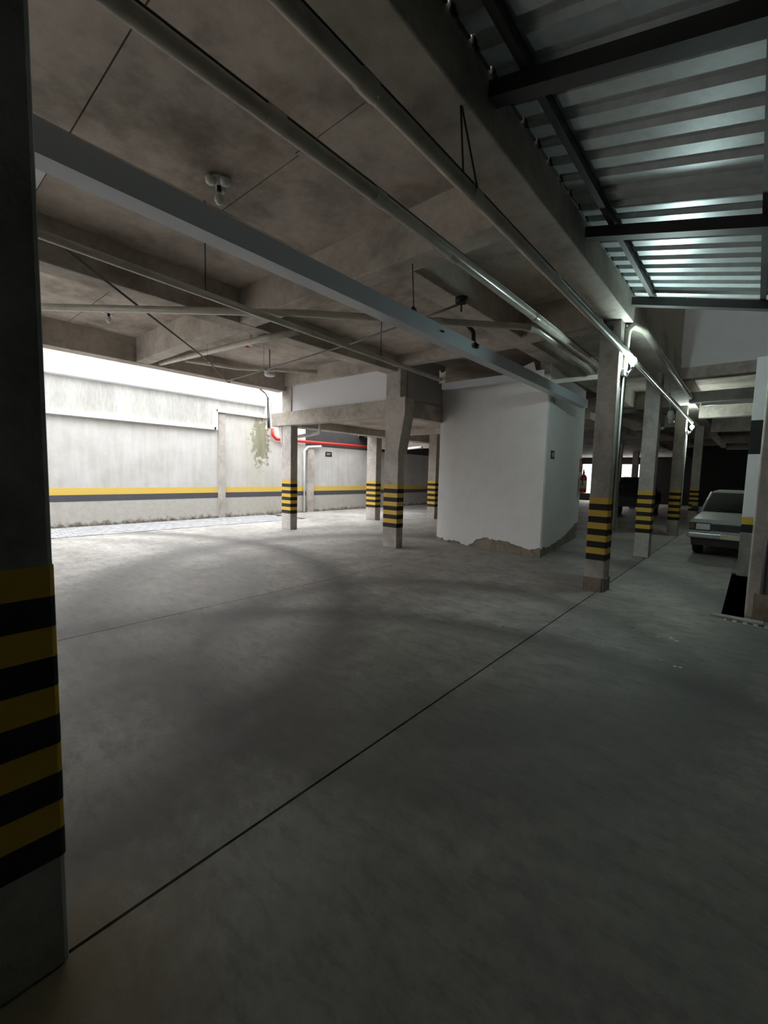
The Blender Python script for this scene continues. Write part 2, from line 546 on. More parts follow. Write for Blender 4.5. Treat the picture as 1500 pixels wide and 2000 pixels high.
box('recess_wall', -14.3, -14.0, 11.4, 37.0, -0.1, 2.72, 'boundary', wall_left)
box('shade_panel', -14.3, -14.02, 11.4, 37.0, 2.72, 5.1, 'dark_wall', wall_left)  # dark panel painting in the shade above the recess wall
gut = empty('rain_gutter', (-13.95, 3.0, 3.05))
tag(gut, 'white rain gutter stepping up along the boundary wall', 'gutter')
for n, y0, y1, z0, z1 in (('trough', -15.9, 7.5, 2.98, 3.08), ('step', 7.42, 7.56, 2.98, 3.68), ('trough', 7.5, 9.44, 3.58, 3.68)):
    o = box(n, -14.0, -13.87, y0, y1, z0, z1, 'pvc_clean', None, 0.01)
    adopt(gut, o)

# ------------------------------------------------------------------ enclosing walls (mostly outside the picture)
struct(box('wall_right', 2.6, 2.8, -9.0, 37.0, 0.0, 7.0, 'dark_wall'))
wb = struct(boxes('wall_back', [(-8.0, 2.6, -9.2, -9.0, 0.0, 7.0), (-10.42, -8.0, -9.2, -9.0, 2.7, 7.0)], 'grey_wall'))  # opening behind the camera added to let in fill daylight
struct(box('wall_fill_court', -14.0, 2.6, -24.2, -24.0, 0.0, 4.0, 'white'))
struct(box('floor_fill_court', -14.3, 2.8, -24.2, -9.0, -0.12, 0.0, 'paver'))  # unseen court added outside the fill opening
wall_far = struct(boxes('wall_far', [(-14.0, -10.4, 36.0, 36.2, 0.0, 4.4), (-10.4, -5.9, 36.0, 36.2, 2.8, 4.4), (-10.4, -5.9, 36.0, 36.2, 0.0, 0.55),
                                     (-5.9, 2.6, 36.0, 36.2, 0.0, 4.4)], 'dark_wall'))
struct(box('wall_outside', -14.3, 2.8, 40.0, 40.2, 0.0, 4.5, 'white'))

# ------------------------------------------------------------------ ceiling: deck, slabs, beams
ZB, ZS = 3.87, 4.36
ceiling = struct(boxes('ceiling', [(-10.4, -1.5, -9.0, 37.0, ZS + 0.1, ZS + 0.25), (-14.3, -10.4, 14.5, 37.0, 3.3, 3.5),
                                   (-1.5, 2.8, 12.25, 37.0, ZS + 0.1, ZS + 0.25), (-1.5, 2.8, 6.9, 12.2, 6.8, 7.0)], 'slab'),  # last box: unseen cap added to keep sky light out of the well
                 'raw concrete garage ceiling crossed by deep beams', 'ceiling')
GS = 0.006
for x0, x1, cuts in ((-10.2, -6.2, (-9.0, -1.3, 1.2, 2.5, 3.8, 7.5)), (-6.2, -4.476, (-9.0, -1.3, 1.17, 3.8)), (-4.464, -3.2, (-9.0, -1.3, 1.17, 2.5, 3.8)), (-3.2, -1.5, (-9.0, -1.3, 1.17, 2.47, 3.8, 7.0, 12.0)),
                     (-6.2, -3.2, (7.7, 12.0)), (-10.2, -1.5, (12.0, 16.0, 21.0, 27.0, 37.0)), (-1.5, 2.8, (12.3, 20.0, 28.0, 37.0))):
    for a, b in zip(cuts[:-1], cuts[1:]):
        box('slab_panel', x0, x1, a + GS, b - GS, ZS, ZS + 0.1, 'slab', ceiling)
box('slab_panel', -6.2, -3.2, 3.8, 7.6, 4.2, ZS + 0.1, 'slab', ceiling)
box('white_ceiling_board', -6.05, -5.02, -0.6, 1.16, ZS - 0.02, ZS, 'white_clean', ceiling)


def beam(x0, x1, y0, y1, z0=ZB, z1=ZS + 0.05, mat='beam'):
    return box('beam', x0, x1, y0, y1, z0, z1, mat, ceiling, 0.012)


beam(-10.42, -10.1, -9.0, 7.5, 3.86)                # facade edge beam
beam(-6.42, -6.08, -9.0, 7.5, 3.86)                 # row of the middle column
beam(-1.86, -1.48, -9.0, 36.0, ZB)                  # row of the near columns
beam(-10.1, -1.86, 3.68, 3.95, ZB)                  # cross beam in the bay
beam(-3.36, -3.05, 3.95, 36.0, 3.9)                 # inner longitudinal beam
beam(-10.9, -3.05, 7.46, 7.72, 4.0)                 # beam above the white infill
beam(-2.10, -1.86, -9.0, 3.68, ZB + 0.22)           # widened strip beside the main beam
beam(-10.1, -1.86, -2.6, -2.3, ZB)
for y in (6.9, 10.6, 15.6, 21.4, 27.5, 33.0):
    beam(-3.05, -1.86, y, y + 0.28, ZB)
    if y > 13:
        beam(-10.2, -3.05, y, y + 0.28, ZB - 0.1)
for y in (16.5, 21.4, 27.5, 33.0):
    beam(-1.48, 2.6, y, y + 0.3, 3.6)
# low slab over the recess behind the column with corbels
low = [(-10.6, -5.95, 7.72, 9.1), (-10.6, -6.0, 9.1, 20.0)]
box('low_slab', -10.7, -6.0, 7.72, 12.9, 3.12, 3.3, 'slab', ceiling)
box('low_slab', -10.7, -3.6, 12.9, 36.0, 3.3, 3.5, 'slab', ceiling)
beam(-10.75, -5.95, 7.5, 7.74, 2.93, 3.3)           # ring beam, front
beam(-6.18, -5.95, 7.74, 9.2, 2.93, 3.3)            # ring beam, side
beam(-10.2, -9.78, 7.8, 30.0, 2.9, 3.3)             # low longitudinal beam
beam(-9.78, -6.0, 11.45, 11.7, 2.95, 3.3)
beam(-14.0, -6.0, 15.4, 15.7, 2.8, 3.3)
struct(box('wall_infill', -10.9, -6.1, 7.6, 7.68, 3.3, 4.0, 'white_clean'), 'white painted infill wall above the low concrete beam', 'wall')
struct(box('wall_side_infill', -6.08, -5.98, 7.72, 9.2, 3.3, 4.3, 'grey_wall'))
struct(box('wall_facade', -10.42, -10.1, -9.0, 14.5, ZS + 0.05, 7.0, 'white'))
struct(box('wall_alley_end', -14.0, -10.42, 14.5, 14.7, 3.3, 7.0, 'white'))

# walls around the light well behind the metal roof
struct(box('wall_well_side', -1.86, -1.49, 6.95, 12.0, ZS - 0.1, 6.8, 'tan'))
struct(prism('wall_well_light_stop', [(-1.49, 4.23), (2.6, 3.18), (2.6, 6.35), (-1.49, 6.35)], 'y', 6.97, 7.07, 'grey_wall'))  # unseen wall added to limit sky light; slit above lets some in
struct(box('wall_well_end', -1.49, 2.6, 12.0, 12.2, 4.2, 6.8, 'white'))
beam(-1.48, 2.6, 11.95, 12.25, 3.95, 4.2)
beam(-1.48, 2.6, 13.9, 14.15, 3.7, 3.97, 'column')

# ------------------------------------------------------------------ white stair core with damaged plaster at its foot
core = struct(empty('wall_core', (-4.6, 9.0, 0)), 'white plastered stair core with crumbled base', 'wall')
A, B_, C_, D_ = (-6.01, 9.14), (-3.26, 8.81), (-3.71, 12.71), (-6.3, 12.9)


def core_part(o):
    adopt(core, o)
    return o


core_part(prism('masonry', [A, B_, C_, D_], 'z', 0.0, 3.72, 'raw'))
t = 0.018


def plaster(p, q, bottom, ztop, name='plaster_coat', mat='white'):
    p, q = Vector((p[0], p[1], 0)), Vector((q[0], q[1], 0))
    d = q - p
    nrm = Vector((d.y, -d.x, 0)).normalized()
    n = len(bottom)
    V, Fc = [], []
    for s, zb in bottom:
        b = p + d * s
        for off in (0.0, t):
            V.append(b + nrm * off + Vector((0, 0, zb)))
            V.append(b + nrm * off + Vector((0, 0, ztop)))
    for i in range(n - 1):
        a, b = i * 4, (i + 1) * 4
        Fc += [(a + 2, b + 2, b + 3, a + 3), (a, a + 2, b + 2, b), (a, a + 1, b + 1, b), (a + 1, a + 3, b + 3, b + 1)]
    Fc += [(0, 1, 3, 2), (4 * n - 4, 4 * n - 3, 4 * n - 1, 4 * n - 2)]
    return core_part(link(name, V, Fc, mat))


def jag(pts, n=46, amp=0.03):
    out = []
    for i in range(n + 1):
        s = i / n
        for (s0, z0), (s1, z1) in zip(pts[:-1], pts[1:]):
            if s0 <= s <= s1:
                z = z0 + (z1 - z0) * (s - s0) / max(1e-6, s1 - s0)
                break
        out.append((s, max(0.01, z + random.uniform(-amp, amp))))
    return out


plaster(A, B_, jag([(0, .12), (.06, .10), (.1, .05), (.25, .08), (.3, .03), (.36, .02), (.42, .16), (.5, .26), (.7, .24), (.85, .17), (.93, .13), (1, .19)]), 3.72)
plaster(B_, C_, jag([(0, .2), (.25, .16), (.5, .2), (.75, .35), (1, .48)]), 4.3)
core_part(prism('upper_masonry', [(-3.5, 8.9), B_, C_, (-3.9, 12.7)], 'z', 3.72, 4.3, 'grey_wall'))

# ------------------------------------------------------------------ columns with painted warning bands
def column(x0, x1, y0, y1, ztop, label, top=1.40, band=0.0935, n=10, mat='column', ymat='yellow', rings=True):
    c = tag(empty('concrete_column', ((x0 + x1) / 2, (y0 + y1) / 2, 0)), label, 'column', 'concrete columns with warning bands')
    adopt(c, box('shaft', x0, x1, y0, y1, 0.0, ztop, mat, None, 0.014))
    e = 0.003
    for i in range(n):
        z1 = top - i * band
        z0 = z1 - band
        nm, mt = ('yellow_band', ymat) if i % 2 == 0 else ('black_band', 'black')
        adopt(c, sleeve(nm, x0 - e, x1 + e, y0 - e, y1 + e, z0, z1, mt, 0.014))
    return c


near = column(-1.95, -1.62, -0.2, 0.34, ZB, 'big dark concrete column at the left edge, nearest of all', 1.346, 0.0955, mat='column_dark', ymat='yellow_deep')
rcol = column(-1.84, -1.575, 6.82, 7.12, ZB, 'concrete column with the glowing bulb right of the white core', 1.385, 0.092)
# broken, widened mortar foot
adopt(rcol, prism('mortar_foot', [(-1.85, 6.81), (-1.6, 6.8), (-1.56, 6.86), (-1.56, 7.13), (-1.85, 7.13)], 'z', 0.0, 0.2, 'raw'))
mid = column(-6.38, -5.975, 7.45, 7.68, 4.05, 'concrete column with a corbel just left of the white core', 1.42, 0.096)
adopt(mid, prism('corbel', [(-5.99, 2.1), (-5.83, 2.95), (-5.83, 3.31), (-5.99, 3.31)], 'y', 7.44, 7.76, 'column'))
adopt(mid, prism('corbel', [(7.66, 2.3), (7.84, 2.95), (7.84, 3.3), (7.66, 3.3)], 'x', -6.36, -5.97, 'column'))
c1 = column(-10.33, -9.92, 7.56, 7.80, 4.05, 'concrete column at the alley edge below the grey drum fitting', 1.40, 0.094)
adopt(c1, prism('corbel', [(-10.32, 2.35), (-10.52, 2.95), (-10.52, 3.28), (-10.32, 3.28)], 'y', 7.55, 7.8, 'column'))
column(-10.6, -10.15, 11.42, 11.7, 2.95, 'concrete column in the low recess behind the alley column', 1.39, 0.094)
column(-9.45, -9.1, 13.6, 13.9, 3.3, 'concrete column touching the left edge of the white core', 1.44, 0.098)
column(-1.9, -1.62, 10.6, 10.9, ZB, 'grey concrete column second in line behind the bulb column', 1.43, 0.09)
r3 = column(-1.95, -1.67, 15.55, 15.85, ZB, 'concrete column carrying the farther lit bulb', 1.40, 0.092)
column(-2.0, -1.7, 21.5, 21.8, ZB, 'faint concrete column left of the white car, deep in the garage', 1.38, 0.092)
column(-5.0, -4.7, 22.0, 22.3, ZB, 'dim concrete column deep in the garage right of the bulb column', 1.36, 0.092, ymat='yellow_deep')
column(-5.6, -5.3, 29.0, 29.3, ZB, 'farthest dim concrete column in the dark garage', 1.36, 0.092, ymat='yellow_deep')

# pillar between the bays on the right, painted white over one pair of bands
pil = tag(empty('painted_pillar', (0.0, 10.0, 0)), 'white painted pillar with yellow band hiding half the white car', 'column')
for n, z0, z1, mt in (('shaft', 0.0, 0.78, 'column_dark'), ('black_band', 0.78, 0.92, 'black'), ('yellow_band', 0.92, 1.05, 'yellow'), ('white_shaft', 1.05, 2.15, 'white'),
                      ('painted_gap', 2.15, 2.73, 'black'), ('white_head', 2.73, 3.8, 'white')):  # dark section paints in the shadowy gap between the white parts
    adopt(pil, box(n, -0.135, 0.12, 9.9, 10.2, z0, z1, mt, None, 0.008))
q = tag(empty('chipped_pillar', (0.15, 7.1, 0)), 'chipped grey concrete pillar at the right picture edge', 'column')
adopt(q, box('shaft', 0.02, 0.34, 6.9, 7.2, 0.0, 4.3, 'column', None, 0.02))
adopt(q, prism('mortar_foot', [(0.09, 6.84), (0.4, 6.82), (0.4, 7.2), (0.09, 7.2)], 'z', 0.0, 0.32, 'raw'))
adopt(q, tube('cable_pipe', [(0.16, 6.87, 0.0), (0.16, 6.87, 0.9), (0.19, 6.87, 1.3), (0.19, 6.87, 4.0)], 0.022, 'conduit'))
struct(box('wall_bay_end', 0.34, 2.6, 6.95, 7.15, 0.0, 6.8, 'grey_wall'))

# drain channel, threshold and grate at the pillar
ch = tag(empty('drain_channel', (-0.09, 8.5, -0.1)), 'dark open drain channel beside the white painted pillar', 'drain')
adopt(ch, box('channel_bed', -0.2, 0.02, 6.75, 10.2, -0.16, -0.03, 'blackplastic'))
adopt(ch, box('threshold', -0.3, 0.2, 6.66, 6.78, -0.02, 0.015, 'column', None, 0.006))
gr = tag(empty('drain_grate', (0.4, 6.55, 0)), 'row of dark slots of the iron drain grate at the right edge', 'drain')
adopt(gr, box('frame', -0.16, 1.6, 6.5, 6.62, 0.001, 0.006, 'column'))
for i in range(18):
    x = -0.14 + i * 0.096
    adopt(gr, box('slot', x, x + 0.055, 6.53, 6.6, 0.004, 0.009, 'blackplastic'))

# ------------------------------------------------------------------ lean-to metal roof
roof = tag(empty('metal_roof', (0.5, 2.0, 4.0)), 'corrugated metal roof on dark steel frame at top right', 'roof')
XR0, XR1 = -1.474, 2.6
SL = -(4.02 - 3.67) / (1.45 - 0.1)


def zr(x):
    return 4.02 + SL * (x + 1.45)


def sheet(y0, y1, x0, x1):
    pitch = 0.25
    prof = []
    y = y0
    while y < y1 - 1e-6:
        for dy, h in ((0, 0), (0.125, 0), (0.15, 0.038), (0.225, 0.038)):
            if y + dy <= y1 + 1e-6:
                prof.append((y + dy, h))
        y += pitch
    prof.append((y1, 0))
    V, Fc = [], []
    n = len(prof)
    for xx in (x0, x1):
        for dz in (0.0, -0.0015):
            for (yy, h) in prof:
                V.append((xx, yy, zr(xx) + 0.185 + h + dz))
    for i in range(n - 1):
        Fc.append((i, i + 1, 2 * n + i + 1, 2 * n + i))
        Fc.append((n + i, n + i + 1, 3 * n + i + 1, 3 * n + i))
    return link('corrugated_sheet', V, Fc, 'sheet')


for ya, yb in ((-9.0, -7.0), (-7.0, -5.0), (-5.0, -3.0), (-3.0, -1.0), (-1.0, 1.25), (1.25, 3.5), (3.5, 5.25), (5.25, 6.95)):
    adopt(roof, sheet(ya, yb, XR0, XR1))


def sloped_bar(name, y0, y1, x0, x1, dz0, dz1, mat):
    V = [(x, y, zr(x) + dz) for x in (x0, x1) for y in (y0, y1) for dz in (dz0, dz1)]
    o = link(name, V, BOXF, mat)
    adopt(roof, o)
    return o


for y in (-7.8, -5.7, -3.6, -1.5, 0.55, 2.62, 4.66, 6.78):
    sloped_bar('rafter', y, y + 0.11, -1.46, XR1, 0.0, 0.1, 'roof_steel')
for x in (-1.25, -0.12, 1.0, 2.1):
    sloped_bar('purlin', -9.0, 6.93, x, x + 0.055, 0.1, 0.18, 'roof_steel')
for k in range(-36, 28):  # strips added so daylight leaks only through slits at the ribs
    y = k * 0.25
    adopt(roof, box('leak_stop', -1.484, -1.462, y + 0.228, min(y + 0.39, 6.95), zr(-1.47) + 0.175, zr(-1.47) + 0.20, 'roof_steel'))
    adopt(roof, box('leak_stop', -1.484, -1.466, y + 0.178, y + 0.228, zr(-1.47) + 0.18, zr(-1.47) + 0.235, 'roof_steel'))

# ------------------------------------------------------------------ pipes
def pipe(name, pts, r, label, mat='pvc', couplings=(), hangers=(), cat='pipe', group=None, cable=False):
    p0 = Vector(pts[0])
    e = tag(empty(name, p0), label, cat, group)
    adopt(e, tube('pipe_run', pts, r, mat))
    for c, d in couplings:
        c, d = Vector(c), Vector(d).normalized()
        adopt(e, tube('coupling', [c - d * 0.05, c - d * 0.049, c + d * 0.049, c + d * 0.05], r * 1.13, mat))
    if cable:
        adopt(e, tube('cable', [Vector(p) + Vector((0.012, 0, r + 0.008)) for p in pts], 0.009, 'blackplastic', seg=6))
    for h in hangers:
        adopt(e, tube('hanger', h, 0.006, 'blackplastic', seg=6))
    return e


YD = (0, 1, 0)
Z1 = 3.55
pipe('drain_pipe', [(-2.17, -3.0, Z1), (-2.13, 2.3, Z1), (-2.15, 8.5, Z1)], 0.045, 'long old PVC pipe, left of the two overhead beside the metal roof', cable=True,
     couplings=[((-2.13, 1.5, Z1), YD), ((-2.13, 2.35, Z1), YD), ((-2.14, 3.35, Z1), YD), ((-2.14, 5.2, Z1), YD)],
     hangers=[[(-2.13, 0.2, Z1), (-2.13, 0.2, ZS)]])
Z2 = 3.42
pipe('drain_pipe', [(-1.49, -3.0, Z2), (-1.49, 2.0, Z2), (-1.49, 7.1, Z2 - 0.02), (-1.5, 15.2, Z2 - 0.1)], 0.04, 'long old PVC pipe nearest the metal roof, passing the bulb column', cable=True,
     couplings=[((-1.49, 1.55, Z2), YD), ((-1.49, 2.55, Z2), YD), ((-1.49, 4.0, Z2), YD), ((-1.49, 5.4, Z2), YD)],
     hangers=[[(-1.49, 2.42, Z2), (-1.52, 2.40, ZB + 0.01)], [(-1.44, 2.5, Z2), (-1.52, 2.41, ZB + 0.01)]])
Z3 = 3.44
pipe('drain_pipe', [(-4.33, -2.0, Z3), (-4.37, 0.9, Z3), (-4.66, 7.0, Z3)], 0.036, 'thin pale pipe running in front of the corbel column',
     couplings=[((-4.5, 3.8, Z3), YD), ((-4.6, 5.6, Z3), YD)],
     hangers=[[(-5.0 + 0.55, 2.3, Z3), (-4.45, 2.3, ZS)], [(-4.58, 5.2, Z3), (-4.58, 5.2, 4.2)]])
Z4 = 3.53
pipe('drain_pipe', [(-7.4, 0.72, Z4), (-4.22, 3.42, Z4), (-2.34, 5.38, Z4), (-2.26, 5.6, Z4), (-2.27, 8.2, Z4 - 0.02)], 0.042, 'pipe crossing the ceiling sideways then bending along the others',
     couplings=[((-2.3, 5.48, Z4), (0.3, 1, 0)), ((-3.1, 4.58, Z4), (1, 1, 0))])
pipe('vent_pipe', [(-10.05, 4.15, 3.93), (-6.4, 4.2, 3.8), (-5.5, 4.35, 3.8)], 0.05, 'pale PVC pipe under the cross beam of the bright bay', hangers=[[(-6.6, 4.2, 3.8), (-6.6, 4.2, ZS)]])
pipe('vent_pipe', [(-9.4, 4.4, 3.95), (-8.9, 5.3, 3.9), (-7.9, 6.2, 3.88), (-7.6, 6.5, 3.88)], 0.04, 'thin pale pipe running to the grey drum fitting')
pipe('down_pipe', [(-13.93, 11.3, 0.02), (-13.93, 11.3, 2.5), (-13.9, 11.45, 2.66), (-13.85, 12.1, 2.72)], 0.055, 'white downpipe on the wall behind the alley column', 'pvc_clean')
pipe('elbow_pipe', [(-10.3, 8.1, 2.68), (-9.95, 8.3, 2.74), (-9.68, 8.35, 2.78), (-9.62, 8.35, 2.86), (-9.62, 8.35, 3.12)], 0.05, 'white elbow pipe below the low slab near the alley column', 'pvc_clean')
pipe('waste_pipe', [(-13.0, 16.0, 2.75), (-11.6, 15.0, 2.76), (-10.5, 14.6, 2.78)], 0.05, 'short white waste pipe near the top of the recess wall', 'pvc_clean')
pipe('waste_pipe', [(-12.0, 19.0, 2.72), (-10.2, 18.2, 2.74)], 0.05, 'white waste pipe deep in the recess next to the core', 'pvc_clean', hangers=[[(-11.0, 18.55, 2.74), (-11.0, 18.55, 3.3)]])
pipe('waste_pipe', [(-1.2, 13.8, 3.62), (0.6, 13.8, 3.62)], 0.04, 'white pipe under the tan beam behind the light well', 'pvc_clean')
pipe('fire_main', [(-13.9, 9.74, 3.24), (-13.9, 9.76, 2.98), (-13.88, 9.9, 2.86), (-13.85, 12.0, 2.86), (-13.8, 17.0, 2.9)], 0.06, 'red fire main pipe on the boundary wall behind the alley column', 'red')
pipe('column_pipe', [(-1.545, 7.05, 0.9), (-1.545, 7.05, 3.75), (-1.5, 7.1, 3.84), (-1.42, 7.5, 3.86), (-1.42, 14.0, 3.8)], 0.05, 'pale pipe up the bulb column then along the tan wall', 'pvc')
# dark service pipes above the core
pipe('service_pipe', [(-5.6, 9.9, 3.95), (-3.95, 9.9, 3.95)], 0.06, 'pale pipe in the dark gap above the white core')
pipe('service_pipe', [(-5.6, 10.6, 4.1), (-3.95, 10.6, 4.1)], 0.05, 'second thinner pipe deep in the gap above the white core')

# ------------------------------------------------------------------ steel members hung below the ceiling
st = tag(empty('steel_beam', (-2.93, 0.0, 3.2)), 'long grey painted steel beam hanging diagonally below the ceiling', 'beam')
V = []
for y, dx in ((-2.5, 0.03), (10.2, -0.06)):
    for z in (3.2, 3.37):
        for x in (-3.0, -2.85):
            V.append((x + dx, y, z))
o = link('box_section', V, [(0, 1, 3, 2), (4, 6, 7, 5), (0, 4, 5, 1), (2, 3, 7, 6), (0, 2, 6, 4), (1, 5, 7, 3)], 'steel')
adopt(st, o)
adopt(st, tube('hanger', [(-2.93, 3.85, 3.38), (-2.93, 3.8, ZB)], 0.006, 'blackplastic', seg=6))
adopt(st, lathe('hanger_loop', [(0.045, -0.008), (0.052, 0.0), (0.045, 0.008)], (-2.93, 3.85, 3.4), 'blackplastic', axis='x'))
adopt(st, tube('hanger', [(-2.93, 0.4, 3.38), (-2.93, 0.4, ZS)], 0.006, 'blackplastic', seg=6))
for dy in (0, 0.035):
    adopt(st, lathe('bolt', [(0.011, 0), (0.011, 0.012)], (-2.865, 4.3 + dy, 3.3), 'blackplastic', axis='x', seg=8))
chn = tag(empty('steel_channel', (-4.4, 8.4, 3.62)), 'pale steel channel in front of the top of the white core', 'beam')
adopt(chn, box('web', -5.5, -3.2, 8.34, 8.36, 3.56, 3.7, 'channel'))
adopt(chn, box('flange', -5.5, -3.2, 8.36, 8.43, 3.685, 3.7, 'channel'))
adopt(chn, box('flange', -5.5, -3.2, 8.36, 8.43, 3.56, 3.575, 'channel'))
ch2 = tag(empty('steel_channel', (-2.7, 8.6, 3.5)), 'short cream channel between the white core and the bulb column', 'beam')
adopt(ch2, box('web', -3.22, -1.9, 8.58, 8.62, 3.46, 3.54, 'pvc'))
adopt(ch2, box('flange', -3.22, -1.9, 8.62, 8.7, 3.53, 3.54, 'pvc'))
post = tag(empty('pipe_bracket', (-4.66, 7.0, 3.4)), 'pale forked bracket at the end of the thin pipe', 'bracket')
adopt(post, prism('bracket_plate', [(-4.68, 3.38), (-4.54, 3.38), (-4.54, 3.62), (-4.57, 3.57), (-4.64, 3.57), (-4.68, 3.63)], 'y', 7.0, 7.03, 'pvc'))
torn = tag(empty('torn_plaster_sheet', (-3.6, 8.7, 3.7)), 'torn pale sheet hanging above the white core', 'debris')
adopt(torn, prism('sheet', [(-4.2, 3.8), (-3.58, 3.98), (-3.5, 3.72), (-3.46, 3.6), (-3.5, 3.58), (-3.6, 3.68), (-3.95, 3.72)], 'y', 8.74, 8.76, 'white'))
for pts, lab in (([(-4.9, 1.22, 3.6), (-7.7, 4.0, 3.62), (-9.1, 5.2, 3.6), (-9.05, 5.23, 3.6)], 'thin grey conduit slanting down to the facade beam'),
                 ([(-9.02, 5.22, 3.64), (-7.5, 5.05, 3.62), (-4.79, 4.81, 3.62), (-3.2, 4.6, 3.64), (-2.82, 4.56, 3.66)], 'thin conduit running sideways to the black junction box')):
    e = tag(empty('conduit', pts[0]), lab, 'conduit')
    adopt(e, tube('conduit_run', pts, 0.014, 'conduit', seg=8))
    adopt(e, tube('clip', [Vector(pts[1]), Vector(pts[1]) + (Vector(pts[2]) - Vector(pts[1])).normalized() * 0.12], 0.02, 'conduit', seg=8))
    adopt(e, tube('wire', [Vector(pts[1]), Vector((pts[1][0], pts[1][1], ZS))], 0.003, 'conduit', seg=6))
e = tag(empty('wall_cable', (-10.9, 7.4, 3.5)), 'black cable pair hanging down beside the alley column', 'cable')
adopt(e, tube('cable', [(-10.42, 6.9, 3.86), (-10.75, 7.3, 3.84), (-10.95, 7.5, 3.78), (-10.97, 7.52, 3.5), (-10.95, 7.52, 3.2)], 0.016, 'blackplastic', seg=8))
adopt(e, tube('sleeve', [(-10.95, 7.52, 3.2), (-10.93, 7.52, 2.9)], 0.028, 'blackplastic', seg=8))
adopt(e, tube('cable', [(-10.9, 7.5, 3.78), (-10.92, 7.52, 3.5), (-10.88, 7.52, 3.2), (-10.85, 7.52, 2.88)], 0.012, 'blackplastic', seg=8))


# ------------------------------------------------------------------ electrical fittings
jb = tag(empty('junction_box', (-2.75, 4.52, 3.7)), 'black octagonal junction box under the ceiling', 'junction box')
adopt(jb, lathe('box_body', [(0.05, -0.035), (0.075, -0.03), (0.075, 0.03), (0.05, 0.035)], (-2.75, 4.52, 3.68), 'blackplastic', seg=8))
adopt(jb, tube('stem', [(-2.75, 4.52, 3.64), (-2.75, 4.52, 3.55)], 0.01, 'blackplastic', seg=6))
cl = tag(empty('pipe_clamp', (-3.2, 5.3, 3.5)), 'black strap looped over the grey steel beam', 'clamp')
adopt(cl, tube('strap', [(-3.02, 5.15, 3.62), (-2.92, 5.12, 3.5), (-2.9, 5.1, 3.36), (-2.83, 5.1, 3.3)], 0.03, 'blackplastic', seg=8))
rb = tag(empty('vent_stub', (-1.95, 6.72, 3.78)), 'black round pipe stub at the head of the bulb column', 'vent')
adopt(rb, lathe('stub', [(0.08, -0.12), (0.085, 0.0), (0.085, 0.08), (0.06, 0.08), (0.055, 0.0)], (-1.76, 6.74, 3.76), 'blackplastic', axis='y'))
dr = tag(empty('drum_fitting', (-8.45, 5.9, 3.8)), 'grey drum-shaped fitting under the bright bay near the alley column', 'fitting')
adopt(dr, lathe('drum', [(0.09, 0.14), (0.12, 0.12), (0.12, 0.0), (0.1, -0.02), (0.03, -0.03)], (-8.5, 5.88, 3.8), 'white_plastic'))
adopt(dr, tube('stem', [(-8.5, 5.88, 3.94), (-8.5, 5.88, ZS)], 0.012, 'conduit', seg=8))


def ceiling_bulb(x, y, z, label):
    e = tag(empty('ceiling_lamp', (x, y, z)), label, 'lamp')
    adopt(e, lathe('rose', [(0.07, 0.0), (0.07, -0.02), (0.045, -0.05), (0.03, -0.07)], (x, y, z), 'white_plastic'))
    for a in (0.3, 2.4, 4.5):
        cx, cy = x + 0.075 * math.cos(a), y + 0.075 * math.sin(a)
        adopt(e, lathe('lobe', [(0.02, 0.0), (0.05, -0.02), (0.045, -0.06), (0.02, -0.075)], (cx, cy, z - 0.01), 'white_plastic', seg=12))
    adopt(e, lathe('socket', [(0.022, -0.06), (0.022, -0.12), (0.018, -0.13)], (x, y, z), 'blackplastic', seg=12))
    adopt(e, lathe('bulb', [(0.016, -0.12), (0.03, -0.14), (0.043, -0.175), (0.04, -0.205), (0.025, -0.228), (0.005, -0.236)], (x, y, z), 'bulb_off', seg=16))
    return e


ceiling_bulb(-4.02, 2.22, ZS, 'white unlit bulb holder on the ceiling above the grey steel beam')
ceiling_bulb(-8.7, 2.75, ZS, 'small unlit bulb on the bright left ceiling bay')
e = tag(empty('sprinkler_head', (-8.38, 5.32, 4.3)), 'small red and white detector on the bright left ceiling', 'detector')
adopt(e, lathe('detector_base', [(0.07, 0.05), (0.07, 0.0), (0.03, -0.02)], (-8.38, 5.32, 4.31), 'white_plastic'))
adopt(e, box('red_cap', -8.55, -8.47, 5.26, 5.34, 4.28, ZS, 'red'))
adopt(e, box('arm', -8.5, -8.38, 5.3, 5.33, 4.3, 4.33, 'white_plastic'))


def lit_lamp(x, y, z, mat, label, r=0.05):
    """bulb on a short arm fixed to the right-hand face of a column, fed by a conduit"""
    e = tag(empty('bulb_lamp', (x, y, z)), label, 'lamp')
    adopt(e, box('back_box', x - 0.125, x - 0.085, y - 0.05, y + 0.05, z - 0.2, z - 0.1, 'white_plastic', None, 0.006))
    adopt(e, tube('arm', [(x - 0.1, y, z - 0.15), (x - 0.04, y, z - 0.15), (x, y, z - 0.12), (x, y, z - 0.07)], 0.014, 'white_plastic', seg=8))
    adopt(e, lathe('socket', [(0.024, -0.11), (0.024, -0.05)], (x, y, z), 'white_plastic', seg=12))
    adopt(e, lathe('bulb', [(0.02, -0.05), (0.035, -0.035), (r, 0.0), (r * 0.85, 0.03), (r * 0.5, 0.048), (0.004, 0.055)], (x, y, z), mat, seg=20))
    adopt(e, tube('conduit', [(x - 0.105, y, z - 0.2), (x - 0.105, y, 0.95)], 0.013, 'pvc_clean', seg=8))
    adopt(e, tube('cable', [(x - 0.1, y - 0.03, z - 0.12), (x - 0.05, y - 0.04, z - 0.22), (x - 0.03, y - 0.03, z - 0.16), (x, y, z - 0.1)], 0.004, 'white_plastic', seg=6))
    return e


